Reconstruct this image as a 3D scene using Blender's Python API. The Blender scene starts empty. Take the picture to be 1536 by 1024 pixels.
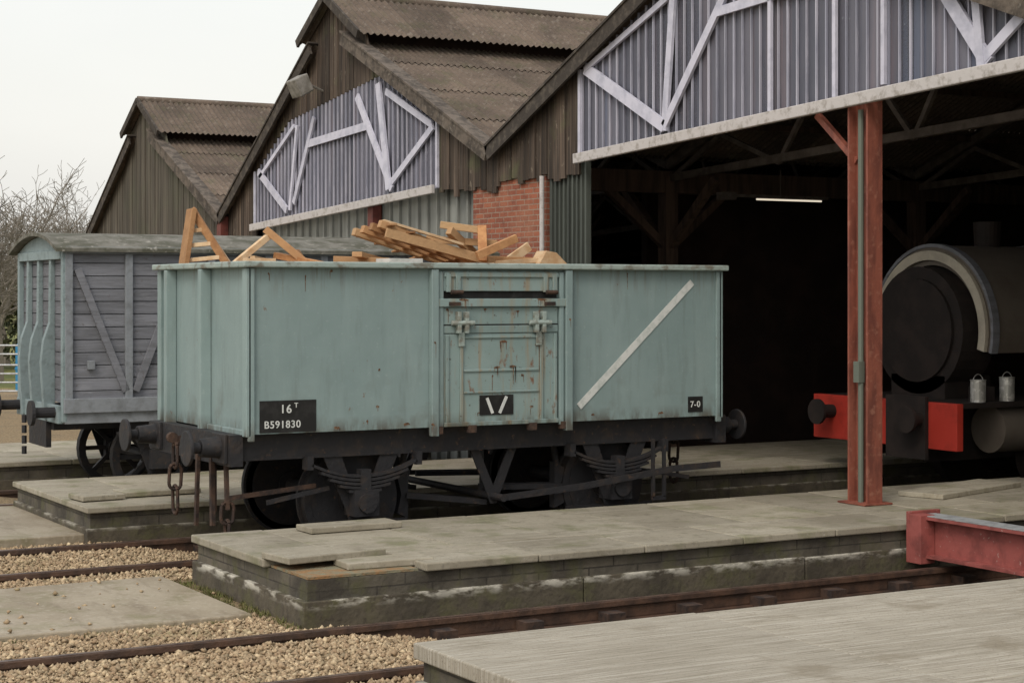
import bpy, math, random
import numpy as np
from mathutils import Vector, Matrix
random.seed(7); np.random.seed(7)
S=bpy.context.scene
# ------------------------------------------------------------------ materials
def mat(name, base, layers=(), rough=.75, bump=None, rnd=0., metal=0., alpha=1., brick=None, emit=0., rndc=None):
    m=bpy.data.materials.new(name); m.use_nodes=True
    nt=m.node_tree; N=nt.nodes; L=nt.links
    bs=N['Principled BSDF']; bs.inputs['Roughness'].default_value=rough; bs.inputs['Metallic'].default_value=metal
    bs.inputs['Alpha'].default_value=alpha
    try: bs.inputs['Specular IOR Level'].default_value=.35
    except: pass
    tc=N.new('ShaderNodeTexCoord'); sep=N.new('ShaderNodeSeparateXYZ'); L.new(tc.outputs['Object'],sep.inputs[0])
    def rgb(c):
        n=N.new('ShaderNodeRGB'); n.outputs[0].default_value=(*c,1); return n.outputs[0]
    cur=rgb(base); hsock=None
    if brick:
        cmb=N.new('ShaderNodeCombineXYZ')
        a=N.new('ShaderNodeMath'); a.operation='ADD'; L.new(sep.outputs[0],a.inputs[0]); L.new(sep.outputs[1],a.inputs[1])
        L.new(a.outputs[0],cmb.inputs[0]); L.new(sep.outputs[2],cmb.inputs[1])
        b=N.new('ShaderNodeTexBrick'); L.new(cmb.outputs[0],b.inputs['Vector'])
        b.inputs['Color1'].default_value=(*base,1); b.inputs['Color2'].default_value=(*brick['c2'],1); b.inputs['Mortar'].default_value=(*brick['m'],1)
        b.inputs['Scale'].default_value=1; b.inputs['Brick Width'].default_value=brick['w']; b.inputs['Row Height'].default_value=brick['h']
        b.inputs['Mortar Size'].default_value=brick['ms']; b.inputs['Bias'].default_value=0
        cur=b.outputs['Color']; hsock=b.outputs['Fac']
    for i,l in enumerate(layers):
        mp=N.new('ShaderNodeMapping'); L.new(tc.outputs['Object'],mp.inputs[0])
        s=l.get('s',3); s=(s,s,s) if not isinstance(s,tuple) else s
        mp.inputs['Scale'].default_value=s; mp.inputs['Location'].default_value=(3.1*i+len(name)%7,1.7*i,5.3*i)
        nz=N.new('ShaderNodeTexNoise'); nz.inputs['Scale'].default_value=1; nz.inputs['Detail'].default_value=l.get('d',6); nz.inputs['Roughness'].default_value=.6
        L.new(mp.outputs[0],nz.inputs['Vector'])
        mr=N.new('ShaderNodeMapRange'); mr.inputs[1].default_value=l.get('lo',.4); mr.inputs[2].default_value=l.get('hi',.6)
        mr.inputs[3].default_value=0; mr.inputs[4].default_value=l.get('a',1); L.new(nz.outputs[0],mr.inputs[0])
        f=mr.outputs[0]
        for ax in (0,1,2):
            k='xyz'[ax]
            if k in l:
                z=N.new('ShaderNodeMapRange'); z.inputs[1].default_value=l[k][0]; z.inputs[2].default_value=l[k][1]; L.new(sep.outputs[ax],z.inputs[0])
                mu=N.new('ShaderNodeMath'); mu.operation='MULTIPLY'; L.new(f,mu.inputs[0]); L.new(z.outputs[0],mu.inputs[1]); f=mu.outputs[0]
        mx=N.new('ShaderNodeMixRGB'); L.new(f,mx.inputs[0]); L.new(cur,mx.inputs[1]); mx.inputs[2].default_value=(*l['c'],1); cur=mx.outputs[0]
    if rnd:
        at=N.new('ShaderNodeAttribute'); at.attribute_name='rnd'
        mr=N.new('ShaderNodeMapRange'); mr.inputs[3].default_value=1-rnd; mr.inputs[4].default_value=1+rnd; L.new(at.outputs['Fac'],mr.inputs[0])
        hs=N.new('ShaderNodeHueSaturation'); L.new(mr.outputs[0],hs.inputs['Value']); L.new(cur,hs.inputs['Color']); cur=hs.outputs[0]
        if rndc:
            mx=N.new('ShaderNodeMixRGB'); fr=N.new('ShaderNodeMath'); fr.operation='MULTIPLY'; fr.inputs[1].default_value=7.31; L.new(at.outputs['Fac'],fr.inputs[0])
            f2=N.new('ShaderNodeMath'); f2.operation='FRACT'; L.new(fr.outputs[0],f2.inputs[0])
            L.new(f2.outputs[0],mx.inputs[0]); L.new(cur,mx.inputs[1]); mx.inputs[2].default_value=(*rndc,1); cur=mx.outputs[0]
    L.new(cur,bs.inputs['Base Color'])
    if bump:
        s,st=bump[0],bump[1]; s=(s,s,s) if not isinstance(s,tuple) else s
        mp=N.new('ShaderNodeMapping'); L.new(tc.outputs['Object'],mp.inputs[0]); mp.inputs['Scale'].default_value=s
        nz=N.new('ShaderNodeTexNoise'); nz.inputs['Scale'].default_value=1; nz.inputs['Detail'].default_value=8; L.new(mp.outputs[0],nz.inputs['Vector'])
        h=nz.outputs[0]
        if hsock:
            ad=N.new('ShaderNodeMath'); ad.operation='MULTIPLY_ADD'; L.new(hsock,ad.inputs[0]); ad.inputs[1].default_value=-.8; L.new(h,ad.inputs[2]); h=ad.outputs[0]
        bp=N.new('ShaderNodeBump'); bp.inputs['Strength'].default_value=st; bp.inputs['Distance'].default_value=bump[2] if len(bump)>2 else .02
        L.new(h,bp.inputs['Height']); L.new(bp.outputs[0],bs.inputs['Normal'])
    if emit:
        L.new(cur,bs.inputs['Emission Color']); bs.inputs['Emission Strength'].default_value=emit
    return m
RUST=(.17,.075,.035); BLK=(.012,.011,.01)
m_paint=mat('pale_green_wagon_paint',(.240,.318,.320),[dict(c=(.19,.262,.265),s=1.3,lo=.35,hi=.7,a=.8),dict(c=(.29,.37,.37),s=(5,5,.7),lo=.5,hi=.75,a=.45),
   dict(c=(.12,.145,.14),s=(9,9,1.2),lo=.54,hi=.72,a=.35),dict(c=(.32,.39,.39),s=26,lo=.6,hi=.7,a=.35),dict(c=(.08,.065,.05),s=(10,10,3),lo=.40,hi=.60,a=.8,z=(1.25,1.12)),dict(c=RUST,s=(14,14,9),lo=.70,hi=.76,a=.8),dict(c=(.13,.08,.05),s=(22,22,1.6),lo=.54,hi=.68,a=.6,z=(2.25,2.62)),dict(c=(.11,.095,.07),s=(3,3,3),lo=.52,hi=.7,a=.5,z=(1.7,1.1))],rough=.55,bump=(2.2,.35,.04),rnd=.05)
m_paintd=mat('rust_stained_wagon_paint',(.240,.315,.312),[dict(c=(.18,.255,.25),s=2,lo=.35,hi=.7,a=.8),dict(c=(.27,.20,.12),s=(12,12,1.0),lo=.50,hi=.68,a=.8),
   dict(c=RUST,s=(13,13,6),lo=.60,hi=.69,a=.9),dict(c=(.06,.045,.035),s=18,lo=.64,hi=.70,a=.8),dict(c=(.08,.07,.05),s=(10,10,3),lo=.42,hi=.62,a=.8,z=(1.26,1.12))],rough=.6,bump=(3,.35,.03),rnd=.08)
m_rim=mat('weathered_rim_paint',(.29,.355,.335),[dict(c=(.13,.10,.07),s=(7,7,12),lo=.50,hi=.62,a=.75),dict(c=(.40,.45,.42),s=4,lo=.5,hi=.7,a=.5)],rough=.6,bump=(20,.3))
m_under=mat('black_underframe_paint',(.021,.021,.024),[dict(c=(.045,.034,.028),s=6,lo=.5,hi=.7,a=.8),dict(c=(.09,.055,.035),s=15,lo=.62,hi=.7,a=.7)],rough=.65,bump=(20,.4))
m_rusty=mat('rusty_iron',(.075,.045,.032),[dict(c=(.03,.022,.02),s=10,lo=.4,hi=.6)],rough=.85,bump=(40,.4))
m_rust=mat('rust_bleed',(.16,.08,.04),[dict(c=(.06,.04,.03),s=40,lo=.45,hi=.6),dict(c=(.23,.19,.14),s=30,lo=.52,hi=.62)],rough=.9)
m_blackpatch=mat('black_panel_paint',(.012,.012,.012),[dict(c=(.04,.04,.04),s=9,lo=.5,hi=.7,a=.6)],rough=.6)
m_white=mat('white_lettering_paint',(.60,.62,.61),[dict(c=(.38,.43,.41),s=12,lo=.46,hi=.66,a=.7)],rough=.7)
m_gvan=mat('grey_van_paint',(.19,.198,.225),[dict(c=(.13,.135,.15),s=(2,2,14),lo=.42,hi=.62,a=.8),dict(c=(.27,.28,.31),s=(3,3,9),lo=.55,hi=.72,a=.5),dict(c=(.09,.075,.07),s=12,lo=.62,hi=.72,a=.7)],rough=.75,bump=((3,3,60),.35),rnd=.16)
m_gvanf=mat('grey_van_frame_paint',(.22,.24,.265),[dict(c=(.14,.15,.16),s=8,lo=.45,hi=.65,a=.7)],rough=.7,bump=(25,.3),rnd=.05)
m_gvane=mat('grey_green_van_end_paint',(.22,.28,.295),[dict(c=(.12,.15,.155),s=8,lo=.5,hi=.7,a=.7)],rough=.7,bump=(25,.3),rnd=.08)
m_vroof=mat('van_roof_felt',(.17,.165,.145),[dict(c=(.08,.08,.06),s=4,lo=.4,hi=.6),dict(c=(.28,.27,.24),s=12,lo=.58,hi=.7)],rough=.9,bump=(12,.5))
m_conc=mat('platform_concrete',(.34,.31,.245),[dict(c=(.23,.205,.155),s=1.1,lo=.38,hi=.66,a=.9),dict(c=(.45,.42,.35),s=(.8,9,1),lo=.5,hi=.7,a=.5),dict(c=(.15,.155,.075),s=2.6,lo=.52,hi=.68,a=.7),dict(c=(.17,.15,.11),s=7,lo=.56,hi=.68,a=.6),dict(c=(.2,.18,.15),s=45,lo=.56,hi=.66,a=.7),dict(c=(.5,.48,.42),s=25,lo=.64,hi=.69,a=.5)],rough=.9,bump=((12,70,12),.5,.01),rnd=.14)
m_conc1=mat('scored_platform_concrete',(.385,.355,.295),[dict(c=(.28,.255,.205),s=(.7,1.6,1),lo=.4,hi=.66,a=.8),dict(c=(.49,.46,.40),s=(1.2,45,1),lo=.5,hi=.6,a=.6),dict(c=(.21,.185,.14),s=(2.5,60,1),lo=.52,hi=.64,a=.8),dict(c=(.2,.17,.12),s=(1.5,1.5,1),lo=.6,hi=.7,a=.6),dict(c=(.17,.15,.115),s=60,lo=.58,hi=.66,a=.7)],rough=.92,bump=((5,75,5),.9,.015),rnd=.05)
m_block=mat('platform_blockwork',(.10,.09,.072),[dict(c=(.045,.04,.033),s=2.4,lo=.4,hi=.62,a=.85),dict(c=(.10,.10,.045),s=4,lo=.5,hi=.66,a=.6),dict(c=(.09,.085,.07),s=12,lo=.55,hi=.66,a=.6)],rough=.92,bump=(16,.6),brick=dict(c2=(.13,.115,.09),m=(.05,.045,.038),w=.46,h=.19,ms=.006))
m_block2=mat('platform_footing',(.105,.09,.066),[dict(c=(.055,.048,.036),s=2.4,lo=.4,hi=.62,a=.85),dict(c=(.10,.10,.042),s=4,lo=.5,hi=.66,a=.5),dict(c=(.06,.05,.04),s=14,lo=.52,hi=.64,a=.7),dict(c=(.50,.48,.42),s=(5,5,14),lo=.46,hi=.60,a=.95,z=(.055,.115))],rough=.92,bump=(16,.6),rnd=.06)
m_orange=mat('exposed_brick_bedding',(.26,.15,.07),[dict(c=(.2,.19,.13),s=9,lo=.4,hi=.6)],rough=.95,bump=(30,.8))
m_slab=mat('crossing_concrete',(.33,.285,.215),[dict(c=(.22,.18,.125),s=1.2,lo=.4,hi=.65,a=.9),dict(c=(.17,.155,.08),s=2.5,lo=.53,hi=.66,a=.65),dict(c=(.16,.125,.085),s=(6,1.5,1),lo=.55,hi=.66,a=.5),dict(c=(.43,.39,.32),s=20,lo=.55,hi=.65,a=.4)],rough=.6,bump=(20,.4),rnd=.07)
m_gravel=mat('ballast_ground',(.32,.24,.14),[dict(c=(.17,.12,.07),s=28,lo=.42,hi=.6,a=.9),dict(c=(.42,.35,.23),s=40,lo=.55,hi=.65,a=.8),dict(c=(.16,.13,.09),s=.8,lo=.5,hi=.7,a=.6)],rough=.95,bump=(35,1,.04))
m_stone=mat('ballast_stone',(.45,.36,.235),[dict(c=(.27,.19,.11),s=.9,lo=.45,hi=.7,a=.6),dict(c=(.15,.15,.07),s=1.7,lo=.56,hi=.68,a=.6)],rough=.9,rnd=.42,rndc=(.30,.21,.13))
m_bed=mat('oily_track_bed',(.055,.045,.035),[dict(c=(.13,.10,.07),s=9,lo=.5,hi=.66,a=.7),dict(c=(.02,.018,.015),s=2,lo=.45,hi=.6,a=.8)],rough=.9,bump=(25,1,.04))
m_grass=mat('field_grass',(.13,.15,.05),[dict(c=(.26,.23,.07),s=.25,lo=.4,hi=.6,a=.8),dict(c=(.08,.1,.03),s=2,lo=.45,hi=.6,a=.7)],rough=.95,bump=(6,.8,.1))
m_rail=mat('rusty_rail',(.095,.055,.038),[dict(c=(.05,.032,.025),s=6,lo=.4,hi=.6)],rough=.55,bump=(40,.3))
m_railh=mat('worn_rail_head',(.16,.11,.085),[dict(c=(.08,.05,.04),s=5,lo=.4,hi=.6)],rough=.4,metal=.4)
m_sleeper=mat('sleeper_timber',(.05,.04,.03),[dict(c=(.025,.02,.016),s=(3,30,30),lo=.4,hi=.6)],rough=.95,bump=(20,.6))
m_board=mat('black_weatherboard',(.09,.066,.050),[dict(c=(.036,.028,.023),s=(20,20,.7),lo=.4,hi=.6,a=.9),dict(c=(.18,.145,.115),s=(28,28,.9),lo=.56,hi=.68,a=.6),dict(c=(.085,.09,.045),s=2,lo=.55,hi=.7,a=.6),dict(c=(.2,.17,.13),s=(12,12,6),lo=.62,hi=.7,a=.7)],rough=.9,bump=((25,25,1.5),.6),rnd=.42)
m_board1=mat('grey_weatherboard',(.10,.087,.07),[dict(c=(.055,.048,.038),s=(20,20,.7),lo=.4,hi=.6,a=.9),dict(c=(.15,.14,.115),s=(28,28,.9),lo=.56,hi=.68,a=.6),dict(c=(.08,.09,.055),s=1,lo=.5,hi=.7,a=.5)],rough=.9,bump=((25,25,1.5),.5),rnd=.25)
m_roof=mat('corrugated_cement_roof',(.140,.108,.085),[dict(c=(.08,.062,.05),s=1.1,lo=.4,hi=.62,a=.85),dict(c=(.22,.19,.16),s=9,lo=.56,hi=.68,a=.6),dict(c=(.08,.078,.045),s=3,lo=.52,hi=.66,a=.5),dict(c=(.05,.04,.032),s=(1.5,22,22),lo=.55,hi=.65,a=.6),dict(c=(.3,.28,.24),s=30,lo=.62,hi=.7,a=.6)],rough=.95,bump=(30,.5),rnd=.2)
m_barge=mat('weathered_bargeboard',(.14,.115,.095),[dict(c=(.06,.05,.042),s=6,lo=.4,hi=.6),dict(c=(.22,.2,.17),s=15,lo=.58,hi=.68,a=.6)],rough=.9,bump=(20,.5))  # weathered board, paler copy: light on the right slopes is put into its colour
m_barged=mat('dark_bargeboard',(.05,.042,.036),[dict(c=(.10,.085,.07),s=8,lo=.5,hi=.65)],rough=.9,bump=(20,.5))
m_steel=mat('dull_roof_steel',(.15,.125,.11),[dict(c=(.09,.075,.065),s=6,lo=.4,hi=.6)],rough=.8)
m_lampg=mat('floodlight_housing',(.27,.255,.235),[dict(c=(.16,.15,.13),s=8,lo=.4,hi=.6)],rough=.6)
m_sheet=mat('translucent_corrugated_sheet',(.235,.235,.29),[dict(c=(.13,.14,.185),s=(1,2.3,.15),lo=.42,hi=.6,a=.8),dict(c=(.33,.27,.31),s=(1,3.1,.2),lo=.56,hi=.68,a=.6),dict(c=(.16,.2,.3),s=(1,4.1,.1),lo=.6,hi=.68,a=.7)],rough=.35,alpha=.62,rnd=.22)
m_rib=mat('sheet_ribs',(.44,.44,.52),[dict(c=(.24,.25,.32),s=(1,6,.8),lo=.42,hi=.60,a=.8)],rough=.4,rnd=.2)
m_truss=mat('white_truss_paint',(.56,.56,.66),[dict(c=(.36,.37,.46),s=5,lo=.45,hi=.65,a=.7)],rough=.6,rnd=.08)
m_val=mat('valance_paint',(.50,.475,.47),[dict(c=(.27,.245,.22),s=(2,12,12),lo=.5,hi=.66,a=.8)],rough=.6,bump=(12,.3))
m_brick=mat('red_brick',(.34,.115,.065),[dict(c=(.17,.065,.045),s=9,lo=.5,hi=.66,a=.6),dict(c=(.38,.19,.12),s=1.5,lo=.5,hi=.7,a=.5)],rough=.9,bump=(40,.4),brick=dict(c2=(.22,.07,.045),m=(.29,.23,.18),w=.215,h=.068,ms=.007))
m_door=mat('grey_sheet_door',(.24,.25,.235),[dict(c=(.16,.165,.155),s=(8,8,.6),lo=.45,hi=.62,a=.7)],rough=.6,rnd=.12)
m_doord=mat('dark_green_sheet',(.075,.085,.075),[dict(c=(.04,.045,.04),s=(8,8,.6),lo=.45,hi=.62,a=.7)],rough=.6,rnd=.2)
m_col=mat('red_oxide_steel',(.26,.085,.057),[dict(c=(.13,.045,.035),s=(9,9,2),lo=.42,hi=.62,a=.8),dict(c=(.36,.17,.12),s=14,lo=.56,hi=.68,a=.5)],rough=.6,bump=(20,.3))
m_cold=mat('dark_red_steel',(.14,.04,.032),[dict(c=(.06,.02,.018),s=6,lo=.45,hi=.62,a=.7)],rough=.6)
m_gird=mat('girder_red_paint',(.30,.085,.075),[dict(c=(.15,.045,.04),s=6,lo=.46,hi=.64,a=.7),dict(c=(.4,.3,.27),s=22,lo=.64,hi=.69,a=.6)],rough=.6,bump=(14,.3))
m_gal=mat('galvanised_steel',(.42,.44,.45),[dict(c=(.3,.31,.32),s=12,lo=.45,hi=.6)],rough=.5,metal=.3)
m_pipe=mat('grey_pipe',(.13,.15,.125),rough=.6)
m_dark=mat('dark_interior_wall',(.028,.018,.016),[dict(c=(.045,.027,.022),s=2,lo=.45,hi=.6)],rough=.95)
m_timber=mat('brown_timber_post',(.115,.075,.056),[dict(c=(.06,.04,.031),s=(10,10,1),lo=.4,hi=.6)],rough=.85)
m_wood=mat('fresh_pallet_wood',(.38,.19,.08),[dict(c=(.25,.105,.04),s=(9,9,9),lo=.42,hi=.62,a=.8)],rough=.75,bump=(30,.3),rnd=.32,rndc=(.46,.31,.17))
m_wood2=mat('pale_cut_timber',(.56,.42,.27),[dict(c=(.44,.27,.14),s=9,lo=.45,hi=.62,a=.8)],rough=.8,rnd=.2)
m_loco=mat('locomotive_primer',(.15,.13,.11),[dict(c=(.11,.09,.075),s=2,lo=.45,hi=.62,a=.7)],rough=.65)
m_locob=mat('locomotive_black',(.019,.015,.014),[dict(c=(.03,.022,.02),s=4,lo=.45,hi=.62)],rough=.75)
m_cream=mat('cream_band',(.50,.46,.38),[dict(c=(.33,.30,.25),s=5,lo=.45,hi=.66,a=.6)],rough=.6)
m_red=mat('buffer_beam_red',(.48,.045,.03),[dict(c=(.3,.03,.02),s=5,lo=.5,hi=.66,a=.6)],rough=.55)
m_bark=mat('bare_bark',(.17,.15,.125),rough=.95)
m_leaf=mat('evergreen_leaves',(.055,.075,.032),rough=.8,rnd=.5,rndc=(.10,.095,.05))
m_leafd=mat('distant_tree_foliage',(.13,.125,.10),rough=.9,rnd=.3,rndc=(.17,.155,.13))
m_moss=mat('moss_and_weeds',(.10,.12,.035),rough=.9,rnd=.4,rndc=(.16,.14,.06))
m_blue=mat('blue_plastic',(.03,.22,.45),rough=.4)
m_tube=mat('lit_tube',(1,.88,.70),rough=.5,emit=.75)
m_tin=mat('paint_tin_metal',(.4,.4,.38),[dict(c=(.6,.6,.58),s=14,lo=.5,hi=.55)],rough=.4,metal=.4)
# ------------------------------------------------------------------ mesh builder
class M:
    def __init__(s): s.v=[];s.f=[];s.r=[]
    def add(s,vs,fs,r=None):
        o=len(s.v); s.v+= [tuple(a) for a in vs]; s.f+=[tuple(i+o for i in q) for q in fs]
        r=random.random() if r is None else r; s.r+=[r]*len(fs); return s
    def box(s,x0,x1,y0,y1,z0,z1,r=None):
        vs=[(x,y,z) for z in (z0,z1) for x,y in ((x0,y0),(x1,y0),(x1,y1),(x0,y1))]
        return s.add(vs,[(3,2,1,0),(4,5,6,7),(0,1,5,4),(1,2,6,5),(2,3,7,6),(3,0,4,7)],r)
    def beam(s,p,q,w,h,up=(0,0,1),r=None):
        p=Vector(p);q=Vector(q);d=(q-p).normalized();u=Vector(up)
        if abs(d.dot(u))>.98:u=Vector((0,1,0))
        a=d.cross(u).normalized();b=a.cross(d)
        vs=[e+a*i*w/2+b*j*h/2 for e in (p,q) for i,j in ((-1,-1),(1,-1),(1,1),(-1,1))]
        return s.add(vs,[(3,2,1,0),(4,5,6,7),(0,1,5,4),(1,2,6,5),(2,3,7,6),(3,0,4,7)],r)
    def cyl(s,p,q,r1,n=16,r2=None,caps=True,r=None):
        r2=r1 if r2 is None else r2
        p=Vector(p);q=Vector(q);d=(q-p).normalized();u=Vector((0,0,1)) if abs(d.z)<.95 else Vector((1,0,0))
        a=d.cross(u).normalized();b=d.cross(a)
        vs=[];
        for e,rr in ((p,r1),(q,r2)):
            for i in range(n):
                t=2*math.pi*i/n; vs.append(e+a*math.cos(t)*rr+b*math.sin(t)*rr)
        fs=[(i,(i+1)%n,n+(i+1)%n,n+i) for i in range(n)]
        if caps: fs+=[tuple(range(n))[::-1],tuple(range(n,2*n))]
        return s.add(vs,fs,r)
    def prism(s,pts,vec,r=None):
        n=len(pts);v=Vector(vec); vs=[Vector(p) for p in pts]+[Vector(p)+v for p in pts]
        fs=[tuple(range(n)),tuple(range(n,2*n))[::-1]]+[(i,n+i,n+(i+1)%n,(i+1)%n) for i in range(n)]
        return s.add(vs,fs,r)
    def build(s,name,mt,parent=None,bevel=0,smooth=False):
        me=bpy.data.meshes.new(name); me.from_pydata(s.v,[],s.f); me.materials.append(mt)
        at=me.attributes.new('rnd','FLOAT','FACE'); at.data.foreach_set('value',s.r)
        if smooth:
            me.polygons.foreach_set('use_smooth',[True]*len(me.polygons))
        me.update(); ob=bpy.data.objects.new(name,me); S.collection.objects.link(ob)
        if not smooth or bevel:
            import bmesh
            bm=bmesh.new(); bm.from_mesh(me); bmesh.ops.recalc_face_normals(bm,faces=bm.faces); bm.to_mesh(me); bm.free()
        if bevel:
            b=ob.modifiers.new('b','BEVEL'); b.width=bevel; b.segments=2; b.limit_method='ANGLE'
        if smooth:
            try: me.set_sharp_from_angle(angle=math.radians(40))
            except Exception: pass
        if parent: par(ob,parent)
        return ob
def par(ob,parent):
    ob.parent=parent; ob.matrix_parent_inverse=Matrix.Translation(-parent.location)
def grp(name,loc):
    e=bpy.data.objects.new(name,None); e.location=loc; e.empty_display_size=.3; S.collection.objects.link(e); return e
def text(s,name,x,y,z,size,mt,parent,sx=1):
    c=bpy.data.curves.new(name,'FONT'); c.body=s; c.size=size; c.extrude=.0015; c.offset=size*.012; c.space_character=1.12
    o=bpy.data.objects.new(name,c); o.location=(x,y,z); o.rotation_euler=(math.pi/2,0,0); o.scale=(sx,1,1); c.materials.append(mt); S.collection.objects.link(o); par(o,parent)
# ------------------------------------------------------------------ camera / light
cam=bpy.data.cameras.new('camera'); co=bpy.data.objects.new('camera',cam); S.collection.objects.link(co); S.camera=co
co.location=(0,0,2.35); co.rotation_euler=(math.pi/2,0,math.radians(-29.7)); cam.lens=63.28; cam.sensor_width=36; cam.shift_y=-.047; cam.clip_end=3000; cam.clip_start=.1
W=bpy.data.worlds.new('World'); S.world=W; W.use_nodes=True; nt=W.node_tree; N=nt.nodes; L=nt.links
out=N['World Output']; bg=N['Background']
sd=Vector((-.55,-.42,.72)).normalized(); el=math.asin(sd.z); az=math.atan2(sd.x,sd.y)
sky=N.new('ShaderNodeTexSky'); sky.sky_type='NISHITA'; sky.sun_disc=False; sky.sun_elevation=el; sky.sun_rotation=az; sky.dust_density=6; sky.air_density=1.5
L.new(sky.outputs[0],bg.inputs[0]); bg.inputs[1].default_value=.05
bg2=N.new('ShaderNodeBackground'); bg2.inputs[1].default_value=.86
tc=N.new('ShaderNodeTexCoord'); nz=N.new('ShaderNodeTexNoise'); nz.inputs['Scale'].default_value=2.2; nz.inputs['Detail'].default_value=5
mp=N.new('ShaderNodeMapping'); mp.inputs['Scale'].default_value=(1,1,3); L.new(tc.outputs['Generated'],mp.inputs[0]); L.new(mp.outputs[0],nz.inputs['Vector'])
rp=N.new('ShaderNodeValToRGB'); rp.color_ramp.elements[0].position=.3; rp.color_ramp.elements[0].color=(.90,.89,.86,1); rp.color_ramp.elements[1].position=.7; rp.color_ramp.elements[1].color=(1.0,.985,.95,1)
L.new(nz.outputs[0],rp.inputs[0]); L.new(rp.outputs[0],bg2.inputs[0])
ad=N.new('ShaderNodeAddShader'); L.new(bg.outputs[0],ad.inputs[0]); L.new(bg2.outputs[0],ad.inputs[1]); L.new(ad.outputs[0],out.inputs[0])
sl=bpy.data.lights.new('sun','SUN'); sl.energy=1.15; sl.angle=math.radians(22); sl.color=(1,.95,.87); so=bpy.data.objects.new('sun',sl); S.collection.objects.link(so)
so.rotation_euler=sd.to_track_quat('Z','Y').to_euler(); so.location=(-10,-10,20)
S.view_settings.view_transform='Standard'; S.view_settings.look='None'; S.view_settings.exposure=0
# ------------------------------------------------------------------ ground
M().add([(-900,-900,-.32),(900,-900,-.32),(900,900,-.32),(-900,900,-.32)],[(0,1,2,3)]).build('ground',m_grass)
GZ=-.062
g=M()
g.add([(-30,-12,GZ),(5.3,-12,GZ),(5.3,24,GZ),(9,46,GZ),(-30,46,GZ)],[(0,1,2,3,4)])
g.add([(5.3,-12,GZ),(6.6,-12,-.26),(6.6,24,-.26),(5.3,24,GZ)],[(0,1,2,3)])
g.add([(5.3,24,GZ),(11.5,24,GZ),(11.5,46,GZ),(9,46,GZ)],[(0,1,2,3)])
g.build('gravel_ground',m_gravel)
M().add([(6.5,-12,-.255),(39,-12,-.255),(39,39,-.255),(6.5,39,-.255)],[(0,1,2,3)]).build('track_bed',m_bed)
def stones(name,regions,mt,seed):
    rs=np.random.RandomState(seed); P=[]
    for (x0,x1,y0,y1,z0,z1,n) in regions:
        p=np.stack([rs.uniform(x0,x1,n),rs.uniform(y0,y1,n),np.zeros(n)],1)
        t=(p[:,0]-x0)/(x1-x0); p[:,2]=z0+(z1-z0)*t; P.append(p)
    P=np.concatenate(P); 
    keep=np.ones(len(P),bool)
    for ry in RY: keep&=~((abs(P[:,1]-ry)<.055))
    keep&=~((P[:,0]<4.96)&(P[:,1]>12.58)&(P[:,1]<14.52)&(rs.uniform(0,1,len(P))>.01)); keep&=~((P[:,0]>5.02)&(P[:,1]>11.9)&(P[:,1]<14.5)); keep&=~((P[:,0]>4.6)&(P[:,1]<9.45))
    lift=((P[:,0]<4.96)&(P[:,1]>12.58)&(P[:,1]<14.52)); P[lift,2]=-.01
    P=P[keep]; n=len(P)
    base=np.array([(1,0,0),(-1,0,0),(0,1,0),(0,-1,0),(0,0,1),(0,0,-1)],float)
    fc=np.array([(0,2,4),(2,1,4),(1,3,4),(3,0,4),(2,0,5),(1,2,5),(3,1,5),(0,3,5)])
    V=base[None]*rs.uniform(.6,1.25,(n,6,1))+rs.uniform(-.35,.35,(n,6,3))
    sz=(.011+.020*rs.uniform(0,1,(n,1,1))**1.8)*np.array([1,1,.75])
    a=rs.uniform(0,6.28,n); c,s=np.cos(a),np.sin(a); V=V*sz
    X=V[:,:,0]*c[:,None]-V[:,:,1]*s[:,None]; Y=V[:,:,0]*s[:,None]+V[:,:,1]*c[:,None]; V[:,:,0]=X;V[:,:,1]=Y
    V+=P[:,None,:]+np.array([0,0,.006])+rs.uniform(-.006,.012,(n,1,3))*np.array([0,0,1])
    F=(fc[None]+6*np.arange(n)[:,None,None]).reshape(-1,3)
    me=bpy.data.meshes.new(name); me.vertices.add(n*6); me.vertices.foreach_set('co',V.reshape(-1)); nf=len(F)
    me.loops.add(nf*3); me.loops.foreach_set('vertex_index',F.reshape(-1)); me.polygons.add(nf); me.polygons.foreach_set('loop_start',np.arange(nf)*3)
    me.materials.append(mt); me.update(calc_edges=True)
    at=me.attributes.new('rnd','FLOAT','FACE'); at.data.foreach_set('value',np.repeat(rs.uniform(0,1,n),8))
    ob=bpy.data.objects.new(name,me); S.collection.objects.link(ob)
RY=[10.16,11.6,15.16,16.6,20.2,21.64]
stones('gravel_stones',[(.8,5.3,8.3,12.6,GZ,GZ,32000),(.8,4.96,12.58,14.52,GZ,GZ,9000),(5.3,6.6,9.3,11.98,GZ,-.24,6500),(1.5,5.3,14.4,17.4,GZ,GZ,15000),(5.3,6.6,14.4,17,GZ,-.24,4000),(6.6,11,9.4,12,-.25,-.25,4000)],m_stone,3)
w=M(); rs=random.Random(5)
def tuft(x,y,z,n,h):
    for i in range(n):
        a=rs.uniform(0,6.28); l=h*rs.uniform(.4,1); b=Vector((x+rs.uniform(-.03,.03),y+rs.uniform(-.03,.03),z)); t=b+Vector((math.cos(a)*l*.6,math.sin(a)*l*.6,l)); s_=Vector((-math.sin(a),math.cos(a),0))*.004
        w.add([b-s_,b+s_,t],[(0,1,2)])
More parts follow.
